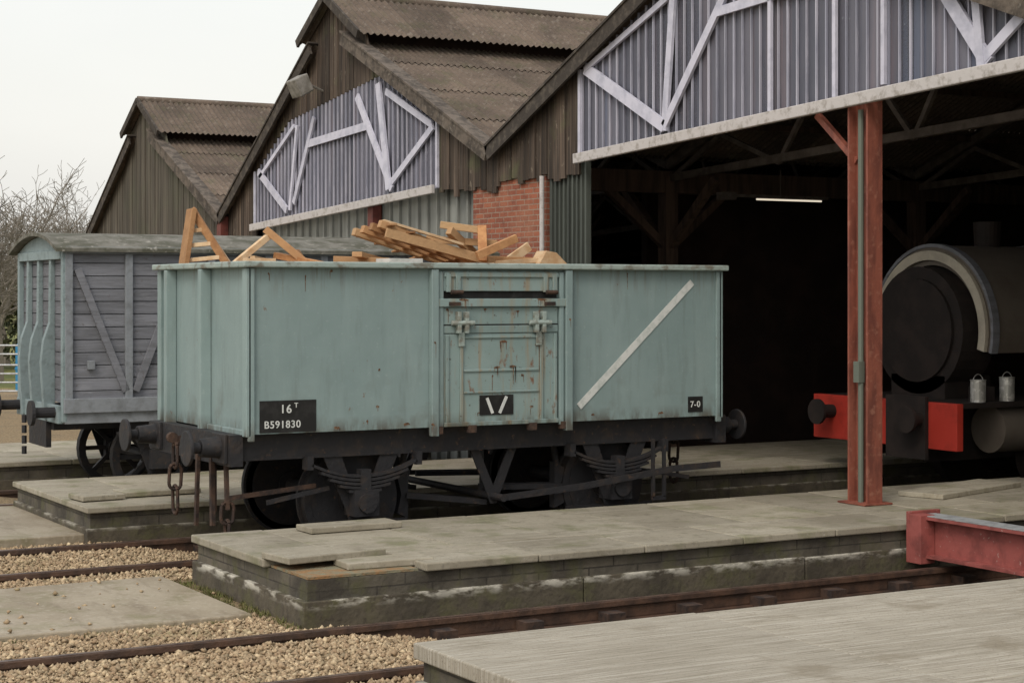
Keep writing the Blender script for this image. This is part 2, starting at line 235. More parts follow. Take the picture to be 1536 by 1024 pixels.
for i in range(320):
    k=rs.random()
    if k<.35: tuft(rs.uniform(5.0,5.12),rs.uniform(11.95,14.4),-.06,8,.05)
    elif k<.6: tuft(rs.uniform(5.1,7.5),rs.uniform(11.82,11.93),-.1,7,.06)
    elif k<.8: tuft(rs.uniform(2,4.9),rs.choice((12.46,14.57))+rs.uniform(-.04,.02),-.06,8,.04)
    else: tuft(rs.uniform(4.9,5.0),rs.uniform(12.5,14.5),-.06,7,.05)
w.build('weeds',m_moss)
for cy in (10.88,15.88,20.92,26,5.8):
    e=grp('railway_track',(8,cy,0)); r=M(); sp=M(); ch=M(); rh=M()
    for yy in (cy-.72,cy+.72):
        rh.box(-30,39,yy-.024,yy+.024,.0,.004)
        r.box(-30,39,yy-.035,yy+.035,-.045,0); r.box(-30,39,yy-.01,yy+.01,-.14,-.045); r.box(-30,39,yy-.06,yy+.06,-.16,-.14)
        x=-30
        while x<39:
            if x>4.9: ch.box(x-.08,x+.08,yy-.16,yy-.02,-.2,-.07); ch.box(x-.08,x+.08,yy+.02,yy+.16,-.2,-.07)
            x+=.72
    x=-30
    while x<39:
        sp.box(x-.13,x+.13,cy-1.3,cy+1.3,-.3,-.17 if x>5.2 else -.13); x+=.72
    r.build('rails',m_rail,e,bevel=.006); rh.build('rail_head',m_railh,e); sp.build('sleepers',m_sleeper,e); ch.build('chairs',m_rusty,e)
s=M()
for i in range(12):
    x1=4.92-i*1.9; s.box(x1-1.885,x1,12.5,14.55,-.2,-.015+random.uniform(-.004,.004))
    s.box(x1-1.885+.3,x1+.28,17.1,19.8,-.2,.03+random.uniform(-.004,.004))
    s.box(x1-1.885,x1,22.2,24.6,-.2,0.0+random.uniform(-.004,.004))
s.build('concrete_path',m_slab,bevel=.012)
def platform(x0,x1,y0,y1,zt,mt,dx,rows,skip=None,th=.06):
    e=grp('concrete_platform',((x0+x1)/2,(y0+y1)/2,zt)); t=M(); b=M(); b2=M()
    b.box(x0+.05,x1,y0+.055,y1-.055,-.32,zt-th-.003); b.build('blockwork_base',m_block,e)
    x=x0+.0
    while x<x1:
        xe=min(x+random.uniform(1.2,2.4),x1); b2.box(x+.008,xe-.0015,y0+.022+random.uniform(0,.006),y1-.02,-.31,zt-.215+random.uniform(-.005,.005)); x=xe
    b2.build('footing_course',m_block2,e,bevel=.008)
    # shadow-gap vents in the upper course
    ys=[y0+(y1-y0)*k for k in rows]
    for k in range(len(ys)-1):
        x=x0; off=dx*.0 if k%2==0 else dx*.35; first=True
        while x<x1:
            w=dx-(off if first else 0); first=False
            xe=min(x+w,x1)
            if not(skip and k==0 and x<x0+skip):
                dz=random.uniform(-.005,.005); t.box(x+.004,xe-.004,ys[k]+.004+random.uniform(-.006,.004),ys[k+1]-.004,zt-th,zt+dz)
            x=xe
    t.build('paving_slabs',mt,e,bevel=.01)
    return e
e2=platform(5.1,30,11.95,14.35,.34,m_conc,.98,(0,.33,1),skip=.9)
e=M();e.box(5.16,6.05,12.02,12.72,.281,.30); e.build('exposed_bedding',m_orange,e2)
platform(5.0,30,16.98,19.8,.30,m_conc,1.3,(0,.35,1))
platform(4.7,30,-9,9.42,.31,m_conc1,3.1,(0,.13,.26,.39,.52,.65,.78,.87,1),th=.09)
platform(5.0,11.3,22.0,24.9,.30,m_conc,1.3,(0,.5,1))
for (x,y,z,w_,l,a) in [(5.55,12.62,.345,.42,.85,.12),(6.4,14.02,.345,.32,.85,.02),(5.97,17.8,.305,.4,.8,.03),(5.3,17.65,.305,.38,.45,.1),(5.9,12.3,.302,.3,.7,-.05),(13.0,13.6,.345,.5,1.6,.3)]:
    s=M(); c,si=math.cos(a),math.sin(a)
    s.prism([(x+i*l/2*c-j*w_/2*si,y+i*l/2*si+j*w_/2*c,z) for i,j in ((-1,-1),(1,-1),(1,1),(-1,1))],(0,0,.05)); s.build('loose_paving_slab',m_conc,bevel=.008)
e=grp('red_steel_girder',(10.9,10.6,.25)); s=M()
s.box(10.78,11.02,9.46,11.84,.40,.425); s.box(10.78,11.02,9.46,11.84,.07,.095); s.box(10.885,10.915,9.46,11.84,.095,.40); s.build('girder',m_gird,e)
s=M(); s.box(10.72,11.08,11.845,11.885,.02,.46); s.box(10.72,10.88,11.7,11.842,.02,.44); s.build('end_plate',m_gird,e,bevel=.004)
s=M(); s.box(10.79,11.01,9.5,11.83,.428,.434); s.build('pale_top_strip',m_gal,e)  # pale strip laid along the girder's top flange
# ------------------------------------------------------------------ shed
XF=11.46; XB=38.
shed=grp('engine_shed',(20,20,0))
G=[dict(l=(38.2,3.6),a=(34.7,6.2),r=(30.2,3.71)),dict(l=(30.2,3.71),a=(25.55,6.96),r=(20.4,4.21)),dict(l=(20.4,4.21),a=(15.2,6.9),r=(10.6,4.65)),dict(l=(10.6,4.65),a=(5.7,7.0),r=(.8,4.9))]
def zv(y): return 4.835-.047*y
def lerp(y,p,q): return p[1]+(q[1]-p[1])*(y-p[0])/(q[0]-p[0])
for q in G:
    ya,za=q['a']; q['ml']=(ya+.6,za-.72); q['mr']=(ya-.6,za-.70); q['el']=(ya+1.05,za-.62); q['er']=(ya-1.25,za-.74)
def rz(q,y):
    ya=q['a'][0]
    if q['er'][0]<y<q['el'][0]: return lerp(y,q['a'],q['el'] if y>ya else q['er'])-.04
    return lerp(y,q['l'],q['ml']) if y>ya else lerp(y,q['r'],q['mr'])
def roofslope(m,x0,x1,top,bot,rows,pitch=.11,amp=.019):
    T=Vector((0,top[0],top[1]));B=Vector((0,bot[0],bot[1])); d=B-T
    n=Vector((0,-d.z,d.y)); 
    if n.z<0:n=-n
    n.normalize(); xs=np.arange(x0,x1,pitch/4)
    for k in range(rows):
        a=T+d*(k/rows); b=T+d*min(1,(k+1)/rows) + d.normalized()*.06 ; b=b+n*.014
        xi=0
        while xi<len(xs)-1:
            xe=min(xi+36,len(xs)-1); r=random.random(); j=random.uniform(-.02,.02); seg=[]
            for x in xs[xi:xe+1]:
                o=n*(amp*math.sin(2*math.pi*x/pitch)); p=a+o;w=b+o+d.normalized()*j; seg+=[(x,p.y,p.z),(x,w.y,w.z)]
            cnt=xe-xi
            m.add(seg,[(2*i,2*i+1,2*i+3,2*i+2) for i in range(cnt)],r); xi=xe
roof=M(); mon=M(); brg=M(); brgd=M(); gap_dark=M()
for gi,q in enumerate(G):
    roofslope(roof,XF-.22,XB,q['ml'],q['l'],4); roofslope(roof,XF-.22,XB,q['mr'],q['r'],4)
    roofslope(mon,XF-.22,XB,q['a'],q['el'],1); roofslope(mon,XF-.22,XB,q['a'],q['er'],1)
    for p0,p1 in ((q['ml'],q['l']),(q['mr'],q['r'])):
        b=brg if (p0 is q['mr']) else brgd
        b.beam((XF-.2,p0[0],p0[1]-.05),(XF-.2,p1[0],p1[1]-.05),.04,.20)
        b.beam((XF-.12,p0[0],p0[1]+.05),(XF-.12,p1[0],p1[1]+.05),.24,.03)
    for p1 in (q['el'],q['er']):
        brgd.beam((XF-.23,q['a'][0],q['a'][1]-.03),(XF-.23,p1[0],p1[1]-.03),.04,.13)
    gap_dark.box(XF,XB,q['er'][0]+.35,q['er'][0]+.4,q['mr'][1]-.3,q['er'][1]+.1); gap_dark.box(XF,XB,q['el'][0]-.35,q['el'][0]-.3,q['ml'][1]-.2,q['el'][1]+.1)  # dark panels stand in for the shadow in the gap under the ridge vent
    x=XF-.22
    while x<XB: mon.cyl((x,q['a'][0],q['a'][1]-.02),(x+1.5,q['a'][0],q['a'][1]-.02),.08,12); x+=1.5
roof.build('main_roof',m_roof,shed,smooth=True); mon.build('ridge_vent_roof',m_roof,shed,smooth=True)
brg.build('lit_bargeboards',m_barge,shed); brgd.build('dark_bargeboards',m_barged,shed); gap_dark.build('ridge_gap_shade',m_dark,shed)
S2=[(28.75,4.42),(27.3,5.16),(23.8,5.55),(22.06,4.72)]
def s2top(y):
    for a,b in zip(S2,S2[1:]):
        if b[0]<=y<=a[0]: return lerp(y,a,b)
bd=M(); bd1=M()
for gi,q in enumerate(G):
    y=q['r'][0]+.0
    while y<q['l'][0]:
        w=random.uniform(.13,.17); y2=min(y+w,q['l'][0]); yc=(y+y2)/2
        if gi==0: bot=-.3
        elif gi==1:
            bot=s2top(yc) if 22.06<yc<28.75 else (3.72+random.uniform(-.07,.07) if yc<22.1 else -.3)
        elif gi==2:
            bot=None if 10.75<yc<18.28 else (3.78+random.uniform(-.07,.07) if yc>18 else zv(yc))
        else: bot=-.3 if yc<8 else zv(yc)
        if bot is not None:
            dx=random.uniform(0,.02); z1=rz(q,y+.005)-.02; z2=rz(q,y2-.005)-.02; g_=random.uniform(.003,.008)
            (bd1 if gi==0 else bd).prism([(XF-.05-dx,y+g_,bot),(XF-.05-dx,y2-g_,bot),(XF-.05-dx,y2-g_,z2),(XF-.05-dx,y+g_,z1)],(.03,0,0))
        y=y2
bd.build('black_board_cladding',m_board,shed); bd1.build('grey_board_cladding',m_board1,shed)
sh=M(); rb=M()
def sheet(y0,y1,top):
    y=y0; k=0; r=.5
    while y<y1-.01:
        y2=min(y+.15,y1); x=XF-.045
        if k%3==0: r=random.random()
        k+=1
        sh.add([(x,y,zv(y)),(x,y2,zv(y2)),(x,y2,top(y2)),(x,y,top(y))],[(0,1,2,3)],r)
        yc=y+.02
        rb.prism([(x-.03,yc-.006,zv(yc)),(x-.03,yc+.009,zv(yc)),(x-.03,yc+.009,top(yc)),(x-.03,yc-.006,top(yc))],(.025,0,0))
        y=y2
sheet(10.75,18.28,lambda y: rz(G[2],y)-.1 if not (G[2]['er'][0]<y<G[2]['el'][0]) else 6.0)
sheet(22.07,28.74,lambda y:s2top(min(max(y,22.0601),28.7499)))
sh.build('translucent_sheets',m_sheet,shed); rb.build('sheet_ribs',m_rib,shed)
va=M()
for a,b in ((10.7,18.32),(22.02,28.8)):
    va.beam((XF-.15,a,zv(a)-.02),(XF-.15,b,zv(b)-.02),.06,.12)
va.build('valance_beams',m_val,shed,bevel=.01)
va=M(); va.box(XF-.10,XF-.05,18.28,18.33,3.95,5.02); va.box(XF-.1,XF-.05,22.0,22.05,3.8,4.75); va.box(XF-.1,XF-.05,28.75,28.8,3.5,4.42); va.build('sheet_edge_trim',m_truss,shed)
tr=M(); XT=XF-.10; kk=0
for a,b,w in [((18.15,5.02),(16.5,4.2),.14),((18.15,5.0),(15.2,6.05),.07),((16.5,4.15),(16.33,5.65),.10),((16.5,4.2),(15.2,5.7),.10),((15.5,5.33),(12.9,5.45),.10),
              ((12.4,5.45),(11.55,4.35),.14),((11.6,4.4),(10.8,4.95),.1),((14.6,4.2),(14.6,5.9),.05),((12.9,4.3),(12.9,5.6),.05),((12.4,5.3),(15.2,6.1),.08),((11.62,4.3),(11.7,5.0),.09),((13.6,4.25),(13.6,5.9),.05),
              ((24.6,5.30),(23.4,3.85),.12),((23.85,5.42),(23.5,3.85),.15),((26.48,4.72),(24.25,4.83),.12),((26.2,5.12),(27.02,3.8),.10),((28.55,4.4),(27.3,3.7),.12),((23.6,5.28),(22.15,4.68),.10),((22.1,4.65),(23.4,3.95),.10),((28.5,4.3),(27.0,5.05),.07),((27.2,3.7),(26.9,5.05),.07)]:
    kk+=1; x=XT-.004*(kk%3); tr.beam((x,a[0],a[1]),(x,b[0],b[1]),.035,w)
tr.build('gable_truss',m_truss,shed)
w=M(); w.box(XF-.02,XF+.25,19.2,21.1,-.3,3.85); w.build('brick_pier',m_brick,shed)
w=M()
y=18.25
while y<19.15: w.box(XF+.0,XF+.04,y,y+.1,-.3,3.95); w.box(XF+.0-.03,XF,y,y+.03,-.3,3.95); y+=.1
w.build('dark_sheet_panel',m_doord,shed)
w=M(); w.cyl((XF-.1,19.17,-.3),(XF-.1,19.17,3.8),.03,10); w.build('white_downpipe',m_val,shed)
w=M(); y=21.1
while y<28.8: w.box(XF+.1,XF+.13,y,y+.29,-.3,zv(y)+.1); w.box(XF+.06,XF+.1,y+.0,y+.05,-.3,zv(y)+.1); y+=.3
w.build('sliding_door_panels',m_door,shed)
w=M(); w.box(XF-.08,XF+.08,24.1,24.28,-.3,3.68); w.box(XF-.2,XF-.06,30.1,30.3,-.3,3.7); w.build('gable_posts',m_cold,shed)
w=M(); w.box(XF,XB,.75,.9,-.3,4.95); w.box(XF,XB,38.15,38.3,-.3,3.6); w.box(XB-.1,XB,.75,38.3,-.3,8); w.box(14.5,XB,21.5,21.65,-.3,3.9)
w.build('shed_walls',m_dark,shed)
w=M(); w.prism([(XF-.5,25.78,5.38),(XF-.5,26.15,5.38),(XF-.62,26.15,5.64),(XF-.62,25.78,5.64)],(.22,0,.12)); w.beam((XF-.3,25.95,5.6),(XF-.03,25.95,5.5),.04,.04); w.build('floodlight',m_lampg,shed,bevel=.02)
cx,cy=11.46,13.28
c=M(); c.box(cx-.09,cx+.09,cy-.145,cy-.12,.36,zv(cy)); c.box(cx-.09,cx+.09,cy+.12,cy+.145,.36,zv(cy)); c.box(cx-.0,cx+.015,cy-.12,cy+.12,.36,zv(cy)); c.box(cx-.17,cx+.17,cy-.2,cy+.2,.346,.36)
c.beam((cx,cy+.1,zv(cy)-.6),(cx,cy+.7,zv(cy)-.1),.06,.06)
c.build('steel_column',m_col,shed)
c=M(); c.cyl((cx-.05,cy+.0,.35),(cx-.05,cy+.0,4.1),.028,10); c.box(cx-.1,cx-.03,cy-.03,cy+.05,1.5,1.7); c.build('column_pipe',m_pipe,shed)
c=M()
for xx in (14.1,18.6,23.1,27.6,32.1):
    for q in G:
        yl,yr=q['l'][0],q['r'][0]
        c.beam((xx,yl,zv(yl)+.05),(xx,yr,zv(yr)+.05),.08,.10); c.beam((xx,yl,q['l'][1]-.1),(xx,*[q['a'][0],q['a'][1]-.9]),.08,.12); c.beam((xx,yr,q['r'][1]-.1),(xx,q['a'][0],q['a'][1]-.9),.08,.12)
        n=4
        for k in range(n):
            y0=yr+(yl-yr)*k/n; y1=yr+(yl-yr)*(k+.5)/n; y2=yr+(yl-yr)*(k+1)/n
            c.beam((xx,y0,zv(y0)),(xx,y1,rz(q,y1)-.3),.05,.06); c.beam((xx,y1,rz(q,y1)-.3),(xx,y2,zv(y2)),.05,.06)
c.build('roof_trusses',m_steel,shed)
c=M()
for xx in (14.1,18.6,23.1,27.6,32.1):
    for q in G[1:]:
        yr=q['l'][0]; c.box(xx-.1,xx+.1,yr-.1,yr+.1,-.3,3.95)
        for s_ in (-1,1): c.beam((xx,yr,2.95),(xx,yr+s_*1.1,3.85),.1,.1); c.beam((xx,yr,2.95),(xx+s_*1.1,yr,3.85),.1,.1)
for q in G[1:]: c.box(XF+.3,XB,q['l'][0]-.09,q['l'][0]+.09,3.72,4.02)
c.build('timber_posts_and_beams',m_timber,shed)
c=M()
for q in G[1:3]:
    for t in (.25,.5,.75):
        for p0,p1 in ((q['ml'],q['l']),(q['mr'],q['r'])):
            yy=p0[0]+(p1[0]-p0[0])*t; zz=p0[1]+(p1[1]-p0[1])*t-.12; c.box(XF+.1,XB,yy-.04,yy+.04,zz-.06,zz+.02)
c.build('purlins',m_timber,shed)
e=grp('fluorescent_lamp',(15,19.2,3.6)); c=M(); c.cyl((14.7,19.2,3.60),(15.8,19.2,3.60),.012,8); c.build('tube',m_tube,e); c=M(); c.box(14.3,15.9,19.17,19.23,3.62,3.66); c.cyl((15.1,19.2,3.66),(15.1,19.2,4.0),.01,6); c.box(14.1,14.3,19.1,19.28,3.58,3.68); c.build('fitting',m_steel,e)
# ------------------------------------------------------------------ mineral wagon
X0,X1,Y0,Y1,Z0,Z1=5.78,10.78,14.73,17.04,1.12,2.63
wg=grp('mineral_wagon',(8.28,15.88,1.2))
b=M()
b.box(X0,X1,Y0,Y0+.02,Z0,Z1-.05); b.box(X0,X1,Y1-.02,Y1,Z0,Z1-.05); b.box(X0,X0+.02,Y0+.02,Y1-.02,Z0,Z1-.05); b.box(X1-.02,X1,Y0+.02,Y1-.02,Z0,Z1-.05); b.box(X0+.02,X1-.02,Y0+.02,Y1-.02,Z0,Z0+.04)
b.build('body_panels',m_paint,wg)
b=M()
for x in (X0-.03,X1-.03):
    b.box(x,x+.06,Y0-.035,Y0-.002,Z0-.06,Z1-.06); b.box(x,x+.06,Y1+.002,Y1+.035,Z0-.06,Z1-.06)
for x in (7.52,8.96): b.box(x,x+.075,Y0-.07,Y0-.002,Z0-.08,Z1-.06); b.box(x,x+.075,Y1+.002,Y1+.07,Z0-.08,Z1-.06)
for x in (7.605,8.90): b.box(x,x+.05,Y0-.045,Y0-.002,Z0-.02,Z1-.08)
for xx,sg in ((X0,-1),(X1,1)):
    for yy in (15.75,16.7):
        xo=xx+sg*.10; b.prism([(xx+sg*.002,yy-.06,Z0-.04),(xo,yy-.04,Z0-.04),(xo,yy+.04,Z0-.04),(xx+sg*.002,yy+.06,Z0-.04)],(0,0,Z1-Z0-.02))
    xa,xb=sorted((xx+sg*.002,xx+sg*.05)); b.box(xa,xb,Y0-.035,Y0+.07,Z0-.02,Z1-.06); b.box(xa,xb,Y1-.07,Y1+.035,Z0-.02,Z1-.06)
    b.box(xa,xb-.01 if sg>0 else xb,Y0+.072,15.68,Z0-.02,Z0+.04)
b.build('stanchions',m_paint,wg,bevel=.008)
b=M(); b.box(X0-.09,X1+.09,Y0-.085,Y0+.05,Z1-.055,Z1); b.box(X0-.09,X1+.09,Y1-.05,Y1+.085,Z1-.055,Z1); b.box(X0-.1,X0+.05,Y0+.052,Y1-.052,Z1-.055,Z1); b.box(X1-.05,X1+.1,Y0+.052,Y1-.052,Z1-.055,Z1)
b.build('top_rim',m_rim,wg,bevel=.012)
d=M()
d.box(7.66,8.89,Y0-.03,Y0-.002,2.37,2.555); d.box(7.66,8.89,Y0-.05,Y0-.03,2.50,2.545)
for x in (7.68,7.78,8.72,8.82): d.box(x,x+.05,Y0-.055,Y0-.03,2.36,2.53)
d.box(7.58,8.98,Y0-.06,Y0-.03,2.225,2.30)
d.box(7.66,8.89,Y0-.025,Y0-.002,2.06,2.22)
d.box(7.66,8.89,Y0-.03,Y0-.002,1.98,2.05)
d.box(7.66,8.89,Y0-.022,Y0-.002,1.14,1.975)
for x in (7.68,7.83,8.69,8.84): d.box(x,x+.035,Y0-.04,Y0-.022,1.14,1.97)
d.box(7.87,8.68,Y0-.036,Y0-.022,1.62,1.645); d.box(7.87,8.68,Y0-.036,Y0-.022,1.93,1.955); d.box(7.87,8.68,Y0-.036,Y0-.022,1.42,1.44)
d.box(7.66,8.89,Y0-.05,Y0-.022,1.12,1.16)
d.build('side_door',m_paintd,wg,bevel=.006)
d=M()
for x in (7.84,8.67):
    d.box(x-.1,x+.1,Y0-.075,Y0-.03,2.05,2.10); d.box(x-.06,x-.02,Y0-.09,Y0-.03,1.98,2.18); d.box(x+.02,x+.06,Y0-.09,Y0-.03,1.98,2.18); d.cyl((x-.12,Y0-.075,2.075),(x+.12,Y0-.075,2.075),.022,10)
    d.box(x-.03,x+.03,Y0-.055,Y0-.036,1.86,1.99)
d.build('door_hinges',m_rim,wg,bevel=.005)
d=M()
for x in (7.7,8.72): d.box(x,x+.12,Y0-.072,Y0-.06,2.235,2.27); d.cyl((x+.02,Y0-.07,2.36),(x+.14,Y0-.07,2.36),.02,8)
for x in (7.6,8.95,8.6,7.95): d.box(x-.04,x+.04,Y0-.06,Y0-.0,1.06,1.13)
d.build('rusty_catches',m_rusty,wg)
d=M(); rs=random.Random(21)
def bleed(x,z,w_,h,y):
    # ragged spot, then thin separate runs below it
    n=9; pts=[]
    for i in range(n):
        a=2*math.pi*i/n; r_=rs.uniform(.6,1.1); pts.append((x+math.cos(a)*w_*.42*r_,y,z+math.sin(a)*.013*r_))
    d.prism(pts,(0,.0015,0))
    k=max(1,int(w_/.028))
    for i in range(k):
        xx=x+rs.uniform(-.42,.42)*w_; hh=h*rs.uniform(.3,1.1); ww=rs.uniform(.002,.0055)
        d.prism([(xx-ww,y+.0002,z),(xx+ww,y+.0002,z),(xx+ww*.4,y+.0002,z-hh),(xx-ww*.3,y+.0002,z-hh)],(0,.001,0))
for x,z,w_,h,y in [(7.02,1.66,.03,.05,Y0-.003),(7.0,1.33,.05,.14,Y0-.003),(6.9,1.20,.03,.05,Y0-.003),(8.30,1.90,.12,.10,Y0-.0245),(8.22,1.66,.10,.10,Y0-.038),(8.38,1.665,.10,.2,Y0-.038),(8.5,1.58,.05,.2,Y0-.0245),(8.18,1.58,.02,.18,Y0-.0245),
      (7.86,2.29,.13,.10,Y0-.0615),(8.70,2.29,.15,.10,Y0-.0615),(7.75,2.26,.06,.06,Y0-.0615),(7.84,1.86,.05,.22,Y0-.0245),(8.67,1.86,.06,.26,Y0-.0245),(8.1,2.2,.05,.06,Y0-.0275),(8.45,2.18,.04,.08,Y0-.0275),(7.70,2.2,.03,.2,Y0-.0275),(8.05,1.24,.08,.06,Y0-.0245),(8.6,1.28,.05,.08,Y0-.0245),
      (9.3,1.18,.05,.03,Y0-.003),(10.1,1.17,.08,.03,Y0-.003),(6.55,2.55,.04,.16,Y0-.003),(5.95,2.52,.02,.07,Y0-.003),(6.3,2.5,.02,.25,Y0-.003),(9.7,2.54,.02,.18,Y0-.003),(7.3,1.16,.1,.03,Y0-.003),(6.6,1.15,.08,.02,Y0-.003),(7.53,1.15,.05,.05,Y0-.0715),(9.0,2.1,.03,.12,Y0-.0715),(7.55,1.9,.03,.2,Y0-.0715)]:
    bleed(x,z,w_,h,y)
d.build('rust_bleeds',m_rust,wg)
d=M(); d.box(7.66,8.89,Y0-.006,Y0-.001,2.305,2.37); d.box(7.66,8.89,Y0-.0262,Y0-.0252,2.05,2.062); d.build('door_gap_shade',m_blackpatch,wg)  # solid black strips painted in for the shade of the door slits
d=M(); d.box(5.865,6.40,Y0-.006,Y0-.003,1.13,1.41); d.box(8.04,8.40,Y0-.03,Y0-.0225,1.215,1.40); d.box(10.42,10.60,Y0-.006,Y0-.003,1.165,1.32); d.build('black_panels',m_blackpatch,wg)
d=M()
def strp(a,b,w,y=Y0-.006): 
    d.beam((a[0],y,a[1]),(b[0],y,b[1]),.004,w)
strp((9.14,1.26),(10.47,2.46),.07); strp((8.115,1.375),(8.175,1.23),.03,Y0-.033); strp((8.325,1.385),(8.25,1.23),.03,Y0-.033)
d.build('white_stripes',m_white,wg)
text('16','load_lettering',6.055,Y0-.008,1.30,.105,m_white,wg); text('T','load_letter_t',6.19,Y0-.008,1.345,.06,m_white,wg)
text('B591830','number_lettering',5.905,Y0-.008,1.17,.090,m_white,wg,.98); text('7-0','tare_lettering',10.445,Y0-.008,1.215,.085,m_white,wg)
u=M()
for y in (14.86,16.8): u.box(5.72,10.84,y,y+.1,.88,1.115)
u.box(5.62,5.74,14.8,16.97,.84,1.115); u.box(10.82,10.94,14.8,16.97,.84,1.115)
for x in (6.91,9.65):
    for y,sg in ((14.88,-1),(16.88,1)):
        yy=y
        u.prism([(x-.38,yy,.9),(x-.16,yy,.42),(x-.1,yy,.25),(x+.1,yy,.25),(x+.16,yy,.42),(x+.38,yy,.9),(x+.2,yy,.9),(x+.09,yy,.6),(x-.09,yy,.6),(x-.2,yy,.9)],(0,.02,0))
        u.box(x-.12,x+.12,yy-.13,yy+.1,.34,.58); u.cyl((x,yy-.16,.46),(x,yy-.1,.46),.09,14)
        for k in range(5):
            L_=.52-.09*k; n=8; z=.80-.035*k
            for i in range(n):
                t0=-1+2*i/n;t1=-1+2*(i+1)/n
                f=lambda t:(x+t*L_,yy-.06,z-.12*(1-(t*L_/.52)**2)+.02)
                u.beam(f(t0),f(t1),.08,.025)
        u.box(x-.05,x+.05,yy-.11,yy-.01,.56,.76)
        for s_ in (-1,1): u.box(x+s_*.54-.03,x+s_*.54+.03,yy-.1,yy+.02,.78,.9)
    u.cyl((x,14.95,.465),(x,16.8,.465),.07,12)
u.box(5.74,10.82,15.3,15.4,.9,1.1); u.box(5.74,10.82,16.3,16.4,.9,1.1)
for y in (14.92,16.86):
    u.prism([(8.05,y,.9),(8.28,y,.36),(8.34,y,.36),(8.57,y,.9),(8.48,y,.9),(8.31,y,.52),(8.14,y,.9)],(0,.02,0))
u.cyl((8.3,14.7,.43),(8.3,16.95,.43),.035,10)
pts=[(8.3,14.74,.43),(9.2,14.70,.50),(10.2,14.66,.62),(10.75,14.64,.64)]
for a,c_ in zip(pts,pts[1:]): u.beam(a,c_,.025,.06)
for xx in (9.95,10.08): u.box(xx,xx+.03,14.66,14.69,.35,.92)
u.box(9.95,10.11,14.66,14.69,.32,.36)
for s_ in (-1,1):
    xe=8.3+s_*.85
    for y in (15.05,15.2,16.55,16.7): u.beam((8.3,y,.43+s_*.07),(xe,y,.47),.03,.05)
    for y in (15.16,16.6): u.prism([(xe-.05*s_,y-.05,.25),(xe+.06*s_,y-.05,.3),(xe+.02*s_,y-.05,.47),(xe+.06*s_,y-.05,.64),(xe-.05*s_,y-.05,.7)],(0,.1,0)); u.beam((xe,y,.65),(xe-.05*s_,y,.95),.04,.05)
    u.beam((6.0 if s_<0 else 10.55,14.9,.5),(6.6 if s_<0 else 9.98,14.9,.6),.02,.04)
u.beam((6.4,14.98,.26),(7.42,14.98,.26),.03,.03); u.beam((9.15,14.98,.26),(10.15,14.98,.26),.03,.03)
u.build('underframe',m_under,wg)
t=M()
for x in (6.91,9.65):
    for y,sg in ((15.16,-1),(16.6,1)):
        t.cyl((x,y-.065,.468),(x,y+.065,.468),.465,44); t.cyl((x,y-.065 if sg>0 else y+.035,.468),(x,y-.035 if sg>0 else y+.065,.468),.495,44)
        t.cyl((x,y-.1,.468),(x,y+.1,.468),.13,20)
        t.cyl((x,y-.075,.468),(x,y-.066,.468),.40,36)
t.build('wheels',m_under,wg,smooth=True)
t=M()
for y in (15.01,16.75):
    for xx,sg in ((5.62,-1),(10.94,1)):
        L1=.2 if sg<0 else .18
        t.cyl((xx,y,1.0),(xx+sg*L1,y,1.0),.10,20,r2=.08); t.cyl((xx+sg*L1,y,1.0),(xx+sg*(L1+.1),y,1.0),.05,14); t.cyl((xx+sg*(L1+.1),y,1.0),(xx+sg*(L1+.13),y,1.0),.155,28)
        t.box(min(xx,xx+sg*.03),max(xx,xx+sg*.03),y-.16,y+.16,.86,1.12)
t.build('buffers',m_under,wg,bevel=.006,smooth=True)
t=M()
def link(x,y,z,l=.17,w=.045,ax=0):
    n=12; ps=[]
    for i in range(n):
        a=2*math.pi*i/n; dz=math.cos(a)*(w)+(l/2-w)*(1 if math.cos(a)>0 else -1); dd=math.sin(a)*w
        ps.append((x+(dd if ax else 0),y+(0 if ax else dd),z+dz))
    for i in range(n): t.cyl(ps[i],ps[(i+1)%n],.016,6)
for xx in (5.5,11.05):
    t.beam((xx+(.12 if xx<8 else -.12),15.88,1.0),(xx-.02,15.88,1.0),.05,.09); t.cyl((xx-.03,15.85,1.03),(xx-.03,15.91,1.03),.05,10)
    link(xx,15.88,.87,.24,.06,0); link(xx,15.88,.67,.24,.06,1); link(xx,15.88,.46,.26,.07,0)
t.beam((5.66,15.0,.84),(5.66,14.97,.45),.03,.05); link(5.66,14.97,.42,.2,.06,1); link(5.66,14.97,.26,.2,.05,0); t.beam((5.66,15.3,.84),(5.66,15.3,.4),.03,.06); t.beam((5.66,14.97,.55),(6.5,14.97,.62),.03,.04)
t.beam((5.6,15.55,.9),(5.6,15.6,.25),.03,.05); t.beam((5.6,15.2,.95),(5.58,15.12,.3),.035,.05)
t.build('couplings',m_rusty,wg)
# ------------------------------------------------------------------ scrap timber
sc=grp('scrap_timber_load',(7.8,16,2.6)); w=M(); w2=M()
A=(5.86,16.75,2.45);B=(5.98,16.78,3.17);C=(6.30,16.45,2.5)
w.beam(A,B,.05,.17); w.beam((5.93,16.95,2.45),(6.04,16.97,3.15),.05,.14); w.beam(B,C,.04,.07); w2.beam((6.02,16.9,3.15),(6.38,16.6,2.5),.04,.07)
for t_ in (.12,.3,.5,.7): 
    p=Vector(A).lerp(Vector(B),t_); q_=Vector(C).lerp(Vector(B),t_); w2.beam(p,q_,.03,.04)
for t_ in (.2,.4,.6): w2.beam(Vector(C).lerp(Vector(B),t_),Vector((6.38,16.6,2.5)).lerp(Vector((6.02,16.9,3.15)),t_),.03,.04)
w2.beam((6.1,16.2,2.55),(6.62,16.3,2.93),.05,.06); w.beam((6.55,16.3,2.97),(6.95,16.1,2.6),.06,.07); w2.beam((6.3,16.0,2.68),(6.75,16.5,2.64),.05,.05); w.beam((6.85,16.3,2.75),(6.95,16.2,2.55),.07,.1)
